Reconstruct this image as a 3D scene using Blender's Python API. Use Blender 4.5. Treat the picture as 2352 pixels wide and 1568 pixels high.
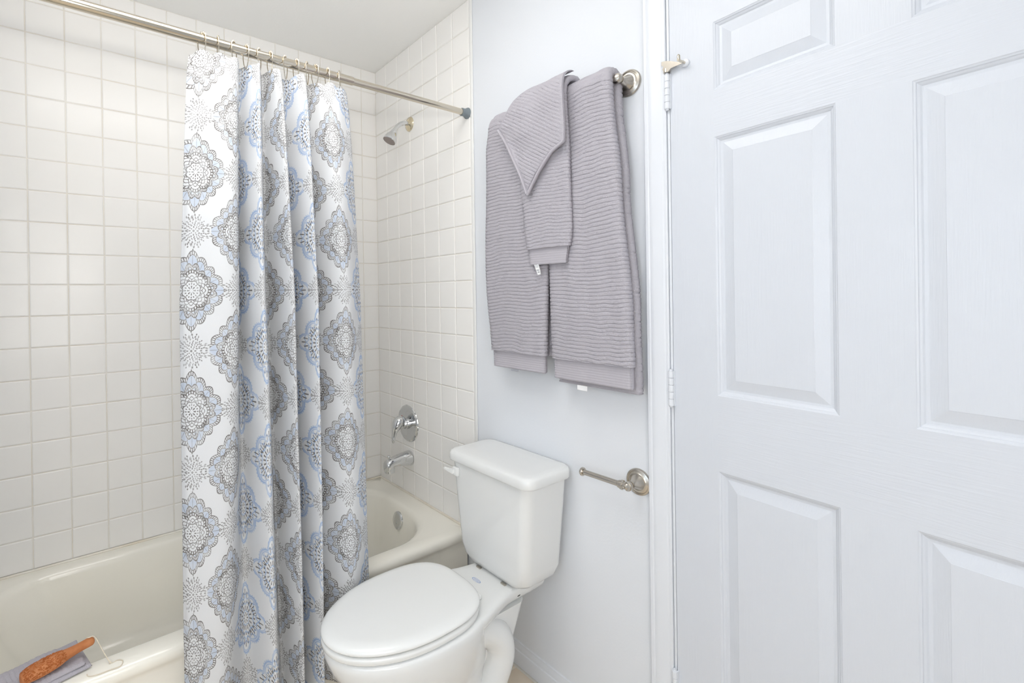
import bpy, bmesh, math, random
import numpy as np
from mathutils import Vector, Matrix, noise

random.seed(7)
scene = bpy.context.scene
for _o in list(bpy.data.objects):
    bpy.data.objects.remove(_o)

# ------------------------------------------------------------------ camera
CAM_POS = Vector((-1.21283544, -2.18234832, 1.30702873))
YAW, PITCH, ROLL = 0.92997063, -0.00205079, -0.01442202
FPX, CXP, CYP, WPX, HPX = 1098.596, 1018.148, 679.511, 2352.0, 1568.0
_f = Vector((math.cos(PITCH) * math.cos(YAW), math.cos(PITCH) * math.sin(YAW), math.sin(PITCH)))
_r = Vector((math.sin(YAW), -math.cos(YAW), 0))
_u = _r.cross(_f)
_r2 = math.cos(ROLL) * _r + math.sin(ROLL) * _u
_u2 = -math.sin(ROLL) * _r + math.cos(ROLL) * _u
cam_data = bpy.data.cameras.new('camera')
cam = bpy.data.objects.new('camera', cam_data)
scene.collection.objects.link(cam)
cam.matrix_world = Matrix(((_r2.x, _u2.x, -_f.x, CAM_POS.x), (_r2.y, _u2.y, -_f.y, CAM_POS.y),
                           (_r2.z, _u2.z, -_f.z, CAM_POS.z), (0, 0, 0, 1)))
cam_data.sensor_fit = 'HORIZONTAL'
cam_data.sensor_width = 36.0
cam_data.lens = FPX / WPX * 36.0
cam_data.shift_x = (WPX / 2 - CXP) / WPX
cam_data.shift_y = (CYP - HPX / 2) / WPX
cam_data.clip_start = 0.02
scene.camera = cam

# ------------------------------------------------------------------ world, lights, exposure
world = bpy.data.worlds.new('world')
scene.world = world
world.use_nodes = True
world.node_tree.nodes['Background'].inputs[0].default_value = (0.75, 0.85, 1.0, 1)
world.node_tree.nodes['Background'].inputs[1].default_value = 0.6

def area_light(name, loc, target, sx, sy, power, color):
    ld = bpy.data.lights.new(name, 'AREA')
    ld.shape = 'RECTANGLE'
    ld.size, ld.size_y = sx, sy
    ld.energy = power
    ld.color = color
    lo = bpy.data.objects.new(name, ld)
    scene.collection.objects.link(lo)
    lo.location = loc
    lo.rotation_euler = (Vector(target) - Vector(loc)).to_track_quat('-Z', 'Y').to_euler()
    return lo

# daylight from a window in the wall left of the photographer, the ceiling lamp, a soft fill added behind the camera to even out the tub,
# and the camera's own flash head tipped up to bounce off the ceiling
area_light('window_daylight', (-2.13, -1.95, 1.15), (0.0, -1.75, 0.80), 0.8, 1.1, 5.8, (0.58, 0.78, 1.0))
area_light('ceiling_lamp_light', (-1.00, -1.30, 2.44), (-1.00, -1.30, 0.0), 0.9, 0.7, 10.0, (1.0, 0.985, 0.96))
area_light('added_tub_fill', (-1.70, -2.95, 1.45), (-1.20, 0.0, 0.75), 1.2, 1.2, 19.5, (1.0, 0.975, 0.93))
_sd = bpy.data.lights.new('bounce_flash', 'SPOT')
_sd.energy, _sd.color, _sd.spot_size, _sd.spot_blend, _sd.shadow_soft_size = 47, (1.0, 0.965, 0.92), math.radians(84), 1.0, 0.045
_so = bpy.data.objects.new('bounce_flash', _sd)
scene.collection.objects.link(_so)
_so.location = (-1.28, -2.24, 1.56)
_so.rotation_euler = (Vector((-0.95, -1.15, 2.45)) - _so.location).to_track_quat('-Z', 'Y').to_euler()
area_light('camera_flash', (-1.26, -2.22, 1.51), (-1.0, -0.3, 1.30), 0.30, 0.22, 0.8, (1.0, 0.985, 0.965))

scene.view_settings.view_transform = 'Standard'
scene.view_settings.look = 'None'
scene.view_settings.gamma = 1.0
scene.view_settings.use_curve_mapping = False
scene.view_settings.exposure = -0.02
scene.cycles.use_denoising = True
scene.cycles.denoising_prefilter = 'ACCURATE'
scene.cycles.denoising_quality = 'HIGH'
scene.cycles.max_bounces = 7
scene.cycles.diffuse_bounces = 5
scene.cycles.glossy_bounces = 4
scene.cycles.use_adaptive_sampling = True
scene.cycles.adaptive_threshold = 0.10
scene.cycles.adaptive_min_samples = 12
scene.cycles.use_light_tree = False

# ------------------------------------------------------------------ helpers
COL = scene.collection
ORG = {}

def tag(o, label=None, cat=None, group=None, kind=None):
    if label: o['label'] = label
    if cat: o['category'] = cat
    if group: o['group'] = group
    if kind: o['kind'] = kind
    return o

def thing(name, loc, label, cat, group=None):
    o = bpy.data.objects.new(name, None)
    o.empty_display_size = 0.05
    COL.objects.link(o)
    o.location = loc
    ORG[o] = Vector(loc)
    return tag(o, label, cat, group)

def add(name, bm, mat, parent=None, smooth=True, angle=40, origin=None):
    """bm in world coordinates -> one mesh object"""
    me = bpy.data.meshes.new(name)
    org = ORG[parent] if parent is not None else (Vector(origin) if origin is not None else Vector((0, 0, 0)))
    if isinstance(bm, tuple):
        vs, fs = bm
        vs = np.asarray(vs, dtype=float) - np.array(org)
        me.from_pydata(vs.tolist(), [], fs)
    else:
        bmesh.ops.translate(bm, vec=-org, verts=bm.verts)
        bm.to_mesh(me)
        bm.free()
    me.update()
    if smooth:
        me.polygons.foreach_set('use_smooth', [True] * len(me.polygons))
        if angle: me.set_sharp_from_angle(angle=math.radians(angle))
    if mat is not None: me.materials.append(mat)
    o = bpy.data.objects.new(name, me)
    COL.objects.link(o)
    ORG[o] = org
    if parent is not None: o.parent = parent
    else: o.location = org
    return o

def rbox(lo, hi, bev=0.0, seg=2, bm=None):
    b = bmesh.new()
    bmesh.ops.create_cube(b, size=1.0)
    lo, hi = Vector(lo), Vector(hi)
    c, s = (lo + hi) / 2, hi - lo
    for v in b.verts:
        v.co = Vector((v.co.x * s.x, v.co.y * s.y, v.co.z * s.z)) + c
    if bev > 0:
        bmesh.ops.bevel(b, geom=list(b.edges), offset=bev, segments=seg, profile=0.5, affect='EDGES')
    return join(bm, b)

def join(bm, b):
    if bm is None: return b
    tmp = bpy.data.meshes.new('tmp')
    b.to_mesh(tmp); b.free()
    bm.from_mesh(tmp)
    bpy.data.meshes.remove(tmp)
    return bm

def loft(rings, cap0=True, cap1=True, bm=None, closed=True):
    b = bmesh.new()
    R = [[b.verts.new(p) for p in ring] for ring in rings]
    n = len(R[0])
    for i in range(len(R) - 1):
        for j in range(n if closed else n - 1):
            k = (j + 1) % n
            b.faces.new((R[i][j], R[i][k], R[i + 1][k], R[i + 1][j]))
    if cap0: b.faces.new(R[0][::-1])
    if cap1: b.faces.new(R[-1])
    bmesh.ops.recalc_face_normals(b, faces=b.faces)
    return join(bm, b)

def frame(d):
    d = Vector(d).normalized()
    a = Vector((0, 0, 1)) if abs(d.z) < 0.9 else Vector((1, 0, 0))
    x = d.cross(a).normalized()
    return x, d.cross(x).normalized(), d

def lathe(profile, base, axis, seg=32, bm=None, cap0=True, cap1=True):
    """profile [(r,h)] turned about axis from base"""
    x, y, d = frame(axis)
    base = Vector(base)
    rings = [[base + d * h + (x * math.cos(2 * math.pi * k / seg) + y * math.sin(2 * math.pi * k / seg)) * max(r, 1e-5)
              for k in range(seg)] for r, h in profile]
    return loft(rings, cap0, cap1, bm)

def tube(pts, rad, seg=16, bm=None, caps=True):
    pts = [Vector(p) for p in pts]
    if not hasattr(rad, '__len__'): rad = [rad] * len(pts)
    t0 = (pts[1] - pts[0]).normalized()
    x, y, _ = frame(t0)
    rings = []
    prev = t0
    for i, p in enumerate(pts):
        t = (pts[min(i + 1, len(pts) - 1)] - pts[max(i - 1, 0)]).normalized()
        q = prev.rotation_difference(t)
        x = q @ x; y = q @ y; prev = t
        rings.append([p + (x * math.cos(2 * math.pi * k / seg) + y * math.sin(2 * math.pi * k / seg)) * rad[i] for k in range(seg)])
    return loft(rings, caps, caps, bm)

def spline(keys, n):
    """Catmull-Rom through keys (list of tuples), n samples per span"""
    K = [np.array(k, float) for k in keys]
    K = [2 * K[0] - K[1]] + K + [2 * K[-1] - K[-2]]
    out = []
    for i in range(1, len(K) - 2):
        for j in range(n):
            t = j / n
            a, b, c, d = K[i - 1], K[i], K[i + 1], K[i + 2]
            out.append(0.5 * (2 * b + (c - a) * t + (2 * a - 5 * b + 4 * c - d) * t * t + (3 * b - a - 3 * c + d) * t ** 3))
    out.append(K[-2])
    return out

# ------------------------------------------------------------------ node helpers
class X:
    """a float socket with arithmetic that builds math nodes"""
    nt = None
    def __init__(s, v): s.v = v
    @staticmethod
    def op(kind, *a, clamp=False):
        n = X.nt.nodes.new('ShaderNodeMath'); n.operation = kind; n.use_clamp = clamp
        for i, q in enumerate(a):
            q = q.v if isinstance(q, X) else q
            if isinstance(q, (int, float)): n.inputs[i].default_value = q
            else: X.nt.links.new(q, n.inputs[i])
        return X(n.outputs[0])
    def __add__(s, o): return X.op('ADD', s, o)
    def __radd__(s, o): return X.op('ADD', o, s)
    def __sub__(s, o): return X.op('SUBTRACT', s, o)
    def __rsub__(s, o): return X.op('SUBTRACT', o, s)
    def __mul__(s, o): return X.op('MULTIPLY', s, o)
    def __rmul__(s, o): return X.op('MULTIPLY', o, s)
    def __truediv__(s, o): return X.op('DIVIDE', s, o)
    def abs(s): return X.op('ABSOLUTE', s)
    def sin(s): return X.op('SINE', s)
    def cos(s): return X.op('COSINE', s)
    def floor(s): return X.op('FLOOR', s)
    def sqrt(s): return X.op('SQRT', s)
    def pow(s, e): return X.op('POWER', s, e)
def lt(a, b): return X.op('LESS_THAN', a, b)
def gt(a, b): return X.op('GREATER_THAN', a, b)
def mn(a, b): return X.op('MINIMUM', a, b)
def mx(a, b): return X.op('MAXIMUM', a, b)
def mux(c, a, b): return b + c * (a - b)          # c ? a : b
def soft(d, w):                                    # 1 inside |d|<w with a soft rim
    return X.op('MULTIPLY_ADD', d.abs(), -1.6 / w, 1.6 + 0.3, clamp=True)

def new_mat(name):
    m = bpy.data.materials.new(name); m.use_nodes = True
    return m, m.node_tree, m.node_tree.nodes['Principled BSDF']

def mat(name, color, rough=0.5, metal=0.0, coat=0.0, spec=0.5, bump=None, vary=None, aniso=None):
    m, nt, p = new_mat(name)
    p.inputs['Base Color'].default_value = (*color, 1)
    p.inputs['Roughness'].default_value = rough
    p.inputs['Metallic'].default_value = metal
    p.inputs['Coat Weight'].default_value = coat
    p.inputs['Specular IOR Level'].default_value = spec
    tc = nt.nodes.new('ShaderNodeTexCoord')
    if bump:
        sc, strength, dist, stretch, detail = bump
        mp = nt.nodes.new('ShaderNodeMapping'); mp.inputs['Scale'].default_value = stretch
        nz = nt.nodes.new('ShaderNodeTexNoise'); nz.inputs['Scale'].default_value = sc; nz.inputs['Detail'].default_value = detail
        bp = nt.nodes.new('ShaderNodeBump'); bp.inputs['Strength'].default_value = strength; bp.inputs['Distance'].default_value = dist
        nt.links.new(tc.outputs['Object'], mp.inputs[0]); nt.links.new(mp.outputs[0], nz.inputs['Vector'])
        nt.links.new(nz.outputs[0], bp.inputs['Height']); nt.links.new(bp.outputs[0], p.inputs['Normal'])
    if vary:
        sc, amt, col2 = vary
        nz = nt.nodes.new('ShaderNodeTexNoise'); nz.inputs['Scale'].default_value = sc; nz.inputs['Detail'].default_value = 3
        rp = nt.nodes.new('ShaderNodeValToRGB')
        rp.color_ramp.elements[0].position = 0.5 - amt; rp.color_ramp.elements[1].position = 0.5 + amt
        rp.color_ramp.elements[0].color = (*color, 1); rp.color_ramp.elements[1].color = (*col2, 1)
        nt.links.new(tc.outputs['Object'], nz.inputs['Vector']); nt.links.new(nz.outputs[0], rp.inputs[0])
        nt.links.new(rp.outputs[0], p.inputs['Base Color'])
    return m

M = {}
M['paint'] = mat('wall_paint', (0.755, 0.78, 0.82), 0.62, bump=(140, 0.12, 0.002, (1, 1, 1), 2), spec=0.3)
M['ceiling'] = mat('ceiling_paint', (0.93, 0.93, 0.915), 0.8, bump=(120, 0.15, 0.002, (1, 1, 1), 2), spec=0.2)
M['trim'] = mat('trim_enamel', (0.745, 0.77, 0.815), 0.33)
M['grain_v'] = mat('door_enamel_upright_grain', (0.665, 0.695, 0.75), 0.36, bump=(34, 0.22, 0.002, (9, 9, 0.45), 3))
M['grain_h'] = mat('door_enamel_level_grain', (0.665, 0.695, 0.75), 0.36, bump=(34, 0.22, 0.002, (0.45, 0.45, 9), 3))
M['tile'] = mat('glazed_tile', (0.89, 0.878, 0.855), 0.14, spec=0.2, bump=(7, 0.05, 0.004, (1, 1, 1), 1))
M['grout'] = mat('grout', (0.76, 0.71, 0.625), 0.85, vary=(6, 0.2, (0.84, 0.82, 0.77)))
M['caulk'] = mat('caulk', (0.84, 0.81, 0.74), 0.5, vary=(5, 0.16, (0.74, 0.66, 0.54)))
M['strip'] = mat('edge_strip_glaze', (0.82, 0.82, 0.80), 0.25)
M['enamel'] = mat('tub_enamel', (0.905, 0.88, 0.80), 0.12)
M['china'] = mat('vitreous_china', (0.79, 0.80, 0.795), 0.07)
M['seat'] = mat('seat_plastic', (0.82, 0.83, 0.82), 0.13)
M['chrome'] = mat('chrome', (0.74, 0.75, 0.76), 0.07, 1.0)
M['nickel'] = mat('brushed_nickel', (0.56, 0.52, 0.46), 0.26, 1.0)
M['rod'] = mat('polished_nickel', (0.66, 0.60, 0.50), 0.14, 1.0)
M['brass'] = mat('pale_brass', (0.75, 0.66, 0.48), 0.16, 1.0)
M['rubber'] = mat('grey_rubber', (0.20, 0.235, 0.26), 0.55)
M['dark'] = mat('dark_rubber', (0.03, 0.03, 0.03), 0.6)
M['towel'] = mat('terry', (0.465, 0.445, 0.485), 0.95, spec=0.1, bump=(330, 0.5, 0.005, (1, 1, 1), 3))
M['border'] = mat('dobby_weave', (0.475, 0.455, 0.495), 0.85, spec=0.15, bump=(300, 0.3, 0.002, (1, 1, 6), 1))
M['label'] = mat('care_label', (0.85, 0.85, 0.86), 0.6)
M['ink'] = mat('grey_ink', (0.35, 0.36, 0.40), 0.7)
M['bluemark'] = mat('blue_mark', (0.25, 0.36, 0.62), 0.3)
M['clay'] = mat('terracotta', (0.46, 0.165, 0.06), 0.75, spec=0.25, vary=(55, 0.2, (0.58, 0.24, 0.10)), bump=(260, 0.3, 0.002, (1, 1, 1), 2))
M['claydark'] = mat('terracotta_rasp', (0.48, 0.16, 0.05), 0.8, spec=0.2, vary=(70, 0.2, (0.36, 0.105, 0.03)))
M['cord'] = mat('cotton_cord', (0.72, 0.64, 0.52), 0.9)
M['floor'] = mat('floor_tile_stone', (0.72, 0.61, 0.48), 0.4, vary=(9, 0.22, (0.80, 0.71, 0.59)))
M['nozzle'] = mat('nozzle_rubber', (0.36, 0.30, 0.27), 0.5)
M['red'] = mat('red_mark', (0.55, 0.06, 0.08), 0.4)

# ================================================================== the room
ZC = 2.4575            # ceiling
ZT = 0.377             # where the tiles start above the tub
TH, TW = 0.1095, 0.10731
XL, YF = -2.15, -3.30  # room wall left of the photographer, wall behind the photographer
XA = -1.535            # end wall of the tub alcove
YD0, YD1, ZD = -1.545, -2.365, 2.075   # door opening

# --- walls
wall_back = add('wall_back', rbox((XA - 0.1, 0.0016, 0), (0.12, 0.12, ZC)), M['grout'], smooth=False)
tag(wall_back, kind='structure')
b = rbox((0, YD0, 0), (0.12, 0.0016, ZC))
rbox((0, YF - 0.1, 0), (0.12, YD1, ZC), bm=b)
rbox((0, YD1, ZD), (0.12, YD0, ZC), bm=b)
wall_right = add('wall_right', b, M['paint'], smooth=False)
tag(wall_right, kind='structure')
b = rbox((XA - 0.12, -0.92, 0), (XA, 0.0016, ZC))
rbox((XL, -0.92, 0), (XA - 0.12, -0.80, ZC), bm=b)
rbox((XL - 0.12, YF - 0.1, 0), (XL, -0.80, ZC), bm=b)
tag(add('wall_left', b, M['paint'], smooth=False), kind='structure')
tag(add('wall_front', rbox((XL, YF - 0.12, 0), (0, YF, ZC)), M['paint'], smooth=False), kind='structure')
tag(add('ceiling', rbox((XL - 0.12, YF - 0.12, ZC), (0.12, 0.12, ZC + 0.1)), M['ceiling'], smooth=False), kind='structure')

# --- wall tiles: each its own object, alike ones share a mesh
def tile_mesh(w, h):
    me = bpy.data.meshes.new('tile')
    prof = [(0.0, 0.0), (0.0, 0.0036), (0.0006, 0.0048), (0.0020, 0.0057), (0.0036, 0.0060), (0.0046, 0.0060)]
    vs, fs = [], []
    for ins, d in prof:
        a, c = w / 2 - ins, h / 2 - ins
        vs += [(-a, -c, d), (a, -c, d), (a, c, d), (-a, c, d)]
    for i in range(len(prof) - 1):
        for j in range(4):
            k = (j + 1) % 4
            fs.append((4 * i + j, 4 * i + k, 4 * i + 4 + k, 4 * i + 4 + j))
    n = 4 * (len(prof) - 1)
    fs.append((n, n + 1, n + 2, n + 3))
    me.from_pydata(vs, [], fs)
    me.polygons.foreach_set('use_smooth', [True] * len(me.polygons))
    # hard corners between the four sides, soft from face to edge
    bm = bmesh.new(); bm.from_mesh(me)
    for e in bm.edges:
        i, j = e.verts[0].index, e.verts[1].index
        if i // 4 != j // 4: e.smooth = False
    bm.to_mesh(me); bm.free()
    me.materials.append(M['tile'])
    return me

GAP = 0.0021
_tiles = {}
def put_tile(parent, centre, w, h, normal):
    key = (round(w, 4), round(h, 4))
    if key not in _tiles: _tiles[key] = tile_mesh(w - GAP, h - GAP)
    o = bpy.data.objects.new('tile', _tiles[key])
    COL.objects.link(o)
    o.parent = parent
    o.location = centre
    t = lambda: random.gauss(0, 0.0022)
    if normal == 'y':   # faces -y
        o.rotation_euler = (math.pi / 2 + t(), 0, t())
    else:               # faces -x
        o.rotation_euler = (math.pi / 2 + t(), 0, -math.pi / 2 + t())

cols = [0.0] + [-(0.7858 + k) * TW for k in range(0, 14)] + [XA]
for i in range(len(cols) - 1):
    w = cols[i] - cols[i + 1]
    for r in range(19):
        put_tile(wall_back, ((cols[i] + cols[i + 1]) / 2, 0.006, ZT + (r + 0.5) * TH), w, TH, 'y')
YT = -0.755            # where the tiling ends on the right wall
for i in range(7):
    for r in range(19):
        put_tile(wall_right, (-0.0002, YT + (i + 0.5) * TW, ZT + (r + 0.5) * TH), TW, TH, 'x')
add('grout_bed', rbox((-0.0040, YT, ZT), (-0.0001, 0, ZC)), M['grout'], wall_right, smooth=False)
# rounded edge strip that finishes the tiling, and the tile that runs down beside the tub
add('edge_trim', rbox((-0.0075, YT - 0.017, 0.0), (-0.0001, YT - 0.0008, ZC), 0.003, 3), M['strip'], wall_right)
# --- floor
floor = add('floor', rbox((XL - 0.12, YF - 0.12, -0.1), (0.12, 0.12, -0.0025)), M['grout'], smooth=False)
tag(floor, kind='structure')
FT = 0.305
_ft = bpy.data.meshes.new('floor_tile')
bb = rbox((-FT / 2 + 0.002, -FT / 2 + 0.002, -0.006), (FT / 2 - 0.002, FT / 2 - 0.002, 0), 0.0012, 2)
bb.to_mesh(_ft); bb.free(); _ft.materials.append(M['floor'])
for i in range(7):
    for j in range(8):
        y = -0.98 + FT / 2 - j * FT
        if i * FT > 2.1: continue
        o = bpy.data.objects.new('floor_tile', _ft); COL.objects.link(o); o.parent = floor
        o.location = (-0.02 - FT / 2 - i * FT + 0.0, y, random.uniform(-0.0004, 0.0002))
        o.rotation_euler = (0, 0, random.choice((0, math.pi / 2, math.pi)))

# --- baseboard with an ogee top
def extrude_profile(prof, axis, a0, a1):
    """prof: [(out, up)] closed polygon; axis 'y': run along y on the right wall; 'z': run upward (out, along y)"""
    r0, r1 = [], []
    for p, q in prof:
        if axis == 'y': r0.append((-p, a0, q)); r1.append((-p, a1, q))
        else: r0.append((-p, q, a0)); r1.append((-p, q, a1))
    return loft([r0, r1])
bprof = [(0, 0), (0.013, 0), (0.013, 0.046), (0.0115, 0.051), (0.0085, 0.053), (0.0080, 0.058), (0.0068, 0.066), (0.0045, 0.071), (0.0040, 0.076), (0.0, 0.078)]
tag(add('baseboard_right', extrude_profile(bprof, 'y', -0.716, -1.482), M['trim'], angle=25), kind='structure')

# --- door casing and jamb
cy0, cy1 = -1.4815, -1.5395
def cprof(s): return [(0, cy0), (0.013, cy0), (0.0158, cy0 - 0.003), (0.0158, cy0 - 0.010), (0.0140, cy0 - 0.013), (0.0150, cy0 - 0.017), (0.0152, cy0 - 0.024),
                      (0.0125, cy0 - 0.036), (0.0108, cy0 - 0.044), (0.0106, cy0 - 0.047), (0.0090, cy0 - 0.050), (0.0090, cy1 + 0.002), (0.0075, cy1), (0, cy1)]
trim1 = add('trim_1', extrude_profile(cprof(0), 'z', 0.0, ZD + 0.06), M['trim'], angle=25)
tag(trim1, kind='structure')
b = rbox((-0.015, YD1 - 0.06, ZD - 0.003), (0, cy1 + 0.001, ZD + 0.055), 0.002)
rbox((-0.015, YD1 - 0.062, 0), (0, YD1 - 0.004, ZD - 0.003), 0.002, bm=b)
tag(add('trim_2', b, M['trim'], smooth=False), kind='structure')
# jamb: lines the opening
b = rbox((-0.003, YD0 - 0.0022, 0), (0.119, cy1 - 0.001, ZD - 0.003), 0.0008, 1)
rbox((-0.003, YD1 - 0.004, 0), (0.119, YD1 + 0.006, ZD - 0.003), 0.0008, 1, bm=b)
rbox((-0.003, YD1 + 0.006, ZD - 0.012), (0.119, YD0 - 0.002, ZD - 0.003), 0.0008, 1, bm=b)
rbox((0.045, YD0 - 0.014, 0), (0.060, YD0 - 0.002, ZD - 0.012), 0.001, 1, bm=b)
tag(add('trim_3', b, M['trim'], smooth=False), kind='structure')

# --- six-panel door standing a few degrees open
DA = math.radians(4.4)
HX, HY = -0.004, -1.549
DR = Matrix.Translation((HX, HY, 0)) @ Matrix.Rotation(math.pi - DA, 4, 'Z') @ Matrix(((0, 0, 1, 0), (1, 0, 0, 0), (0, 1, 0, 0), (0, 0, 0, 1)))
def dpt(u, v, w):
    """u across from the hinge edge, v up, w out of the door face into the room -> world"""
    return Vector((HX - math.sin(DA) * u - math.cos(DA) * w, HY - math.cos(DA) * u + math.sin(DA) * w, v))
DW, DH, DT, DZ0 = 0.80, 2.062, 0.035, 0.012
ou = [(0.110, 0.345), (0.455, 0.690)]
ov = [(0.245, 0.878), (1.058, 1.673), (1.784, 1.945)]

def dbox(u0, u1, v0, v1, w0=-DT, w1=0.0):
    bm = bmesh.new()
    P = [bm.verts.new(dpt(u, v, w)) for w in (w0, w1) for (u, v) in ((u0, v0), (u1, v0), (u1, v1), (u0, v1))]
    for f in ((0, 1, 2, 3), (4, 5, 6, 7), (0, 1, 5, 4), (1, 2, 6, 5), (2, 3, 7, 6), (3, 0, 4, 7)):
        bm.faces.new([P[i] for i in f])
    bmesh.ops.recalc_face_normals(bm, faces=bm.faces)
    return bm

door = add('door_1', dbox(0.002, DW - 0.002, DZ0 + 0.002, DH - 0.002, -DT + 0.004, -DT + 0.014), M['grain_v'], smooth=False, origin=(HX, HY, 0))
tag(door, kind='structure')
us = [(0, ou[0][0]), (ou[0][1], ou[1][0]), (ou[1][1], DW)]
for i, (a, c) in enumerate(us):
    if i == 1:
        for v0, v1 in ov: add('mullion', dbox(a, c, v0, v1), M['grain_v'], door, smooth=False)
    else:
        add('stile', dbox(a, c, DZ0, DH), M['grain_v'], door, smooth=False)
rails = [(DZ0, ov[0][0]), (ov[0][1], ov[1][0]), (ov[1][1], ov[2][0]), (ov[2][1], DH)]
for v0, v1 in rails: add('rail', dbox(ou[0][0], ou[1][1], v0, v1), M['grain_h'], door, smooth=False)
pprof = [(0, 0), (0.0015, -0.0012), (0.0040, -0.0022), (0.0052, -0.0042), (0.0085, -0.0062), (0.0110, -0.0088), (0.0150, -0.0092), (0.0165, -0.0092), (0.0395, -0.0022), (0.0405, -0.0016), (0.043, -0.0016)]
for (u0, u1) in ou:
    for (v0, v1) in ov:
        rings = [[dpt(u0 + i, v0 + i, w), dpt(u1 - i, v0 + i, w), dpt(u1 - i, v1 - i, w), dpt(u0 + i, v1 - i, w)] for i, w in pprof]
        add('panel', loft(rings, cap0=False), M['grain_v'], door, smooth=False)

# hinges, painted over, and the door stop on the top hinge pin
KX, KY = dpt(-0.004, 0, 0.0065).x, dpt(-0.004, 0, 0.0065).y
for z0, z1 in ((1.772, 1.868), (1.010, 1.108), (0.238, 0.336)):
    h = add('hinge', lathe([(0.0, 0), (0.0038, 0), (0.0042, 0.002), (0.0042, z1 - z0 - 0.002), (0.0038, z1 - z0), (0, z1 - z0)], (KX, KY, z0), (0, 0, 1), 16), M['trim'], door)
    n = 5; seg = (z1 - z0 - 0.008) / n
    for k in range(n):
        za = z0 + 0.004 + k * seg
        add('knuckle', lathe([(0.0, 0), (0.0064, 0), (0.0069, 0.0006), (0.0069, seg - 0.0012), (0.0064, seg - 0.0006), (0, seg - 0.0006)], (KX, KY, za), (0, 0, 1), 16), M['trim'], h, angle=25)
    add('leaf', dbox(0.0, 0.004, z0 + 0.004, z1 - 0.004, -0.02, 0.004), M['trim'], h, smooth=False)
zt = 1.869
b = lathe([(0, 0), (0.0085, 0), (0.0085, 0.010), (0.0075, 0.012), (0, 0.012)], (KX, KY, zt), (0, 0, 1), 16)
tube([(KX, KY, zt + 0.012), (KX, KY, zt + 0.018), (KX, KY, zt + 0.019)], [0.005, 0.0055, 0.003], 12, bm=b)
pl = [(-0.014, zt + 0.030), (-0.006, zt + 0.029), (0.002, zt + 0.026), (0.012, zt + 0.022), (0.03, zt + 0.012), (0.045, zt + 0.010), (0.045, zt + 0.004), (0.028, zt + 0.004), (0.012, zt + 0.004), (0.004, zt - 0.002), (-0.006, zt), (-0.012, zt + 0.010), (-0.008, zt + 0.016), (-0.014, zt + 0.020)]
loft([[dpt(u, v, 0.012) for u, v in pl], [dpt(u, v, 0.0145) for u, v in pl]], bm=b)
stop = add('hinge_pin_stop', b, M['nickel'], door, angle=30)
stop['label'] = 'nickel door stop on the hinge pin'
ax = dpt(0.046, 0, 1) - dpt(0.046, 0, 0)
add('stop_screw', tube([dpt(0.043, zt + 0.007, 0.0015), dpt(0.043, zt + 0.007, 0.034)], [0.003, 0.003], 10), M['rod'], stop)
add('bumper', lathe([(0, 0), (0.010, 0.0), (0.0105, 0.002), (0.009, 0.005), (0.004, 0.006), (0, 0.006)], dpt(0.043, zt + 0.007, 0.0002), ax, 20), M['trim'], stop)
add('wing_tip', tube([dpt(0.043, zt + 0.006, 0.030), dpt(0.043, zt + 0.018, 0.031), dpt(0.043, zt + 0.021, 0.031)], [0.0035, 0.004, 0.002], 10), M['rod'], stop)

# ================================================================== bathtub
def rrect(x0, x1, y0, y1, r, n=10):
    """rounded rectangle; r = (r at x0y0, x1y0, x1y1, x0y1), counter-clockwise"""
    if not hasattr(r, '__len__'): r = (r,) * 4
    out = []
    for (cx, cy, a0), rr in zip(((x0, y0, math.pi), (x1, y0, 1.5 * math.pi), (x1, y1, 0), (x0, y1, 0.5 * math.pi)), r):
        ox = cx + (rr if cx == x0 else -rr); oy = cy + (rr if cy == y0 else -rr)
        for k in range(n + 1):
            a = a0 + (math.pi / 2) * k / n
            out.append((ox + rr * math.cos(a), oy + rr * math.sin(a)))
    return out

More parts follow.
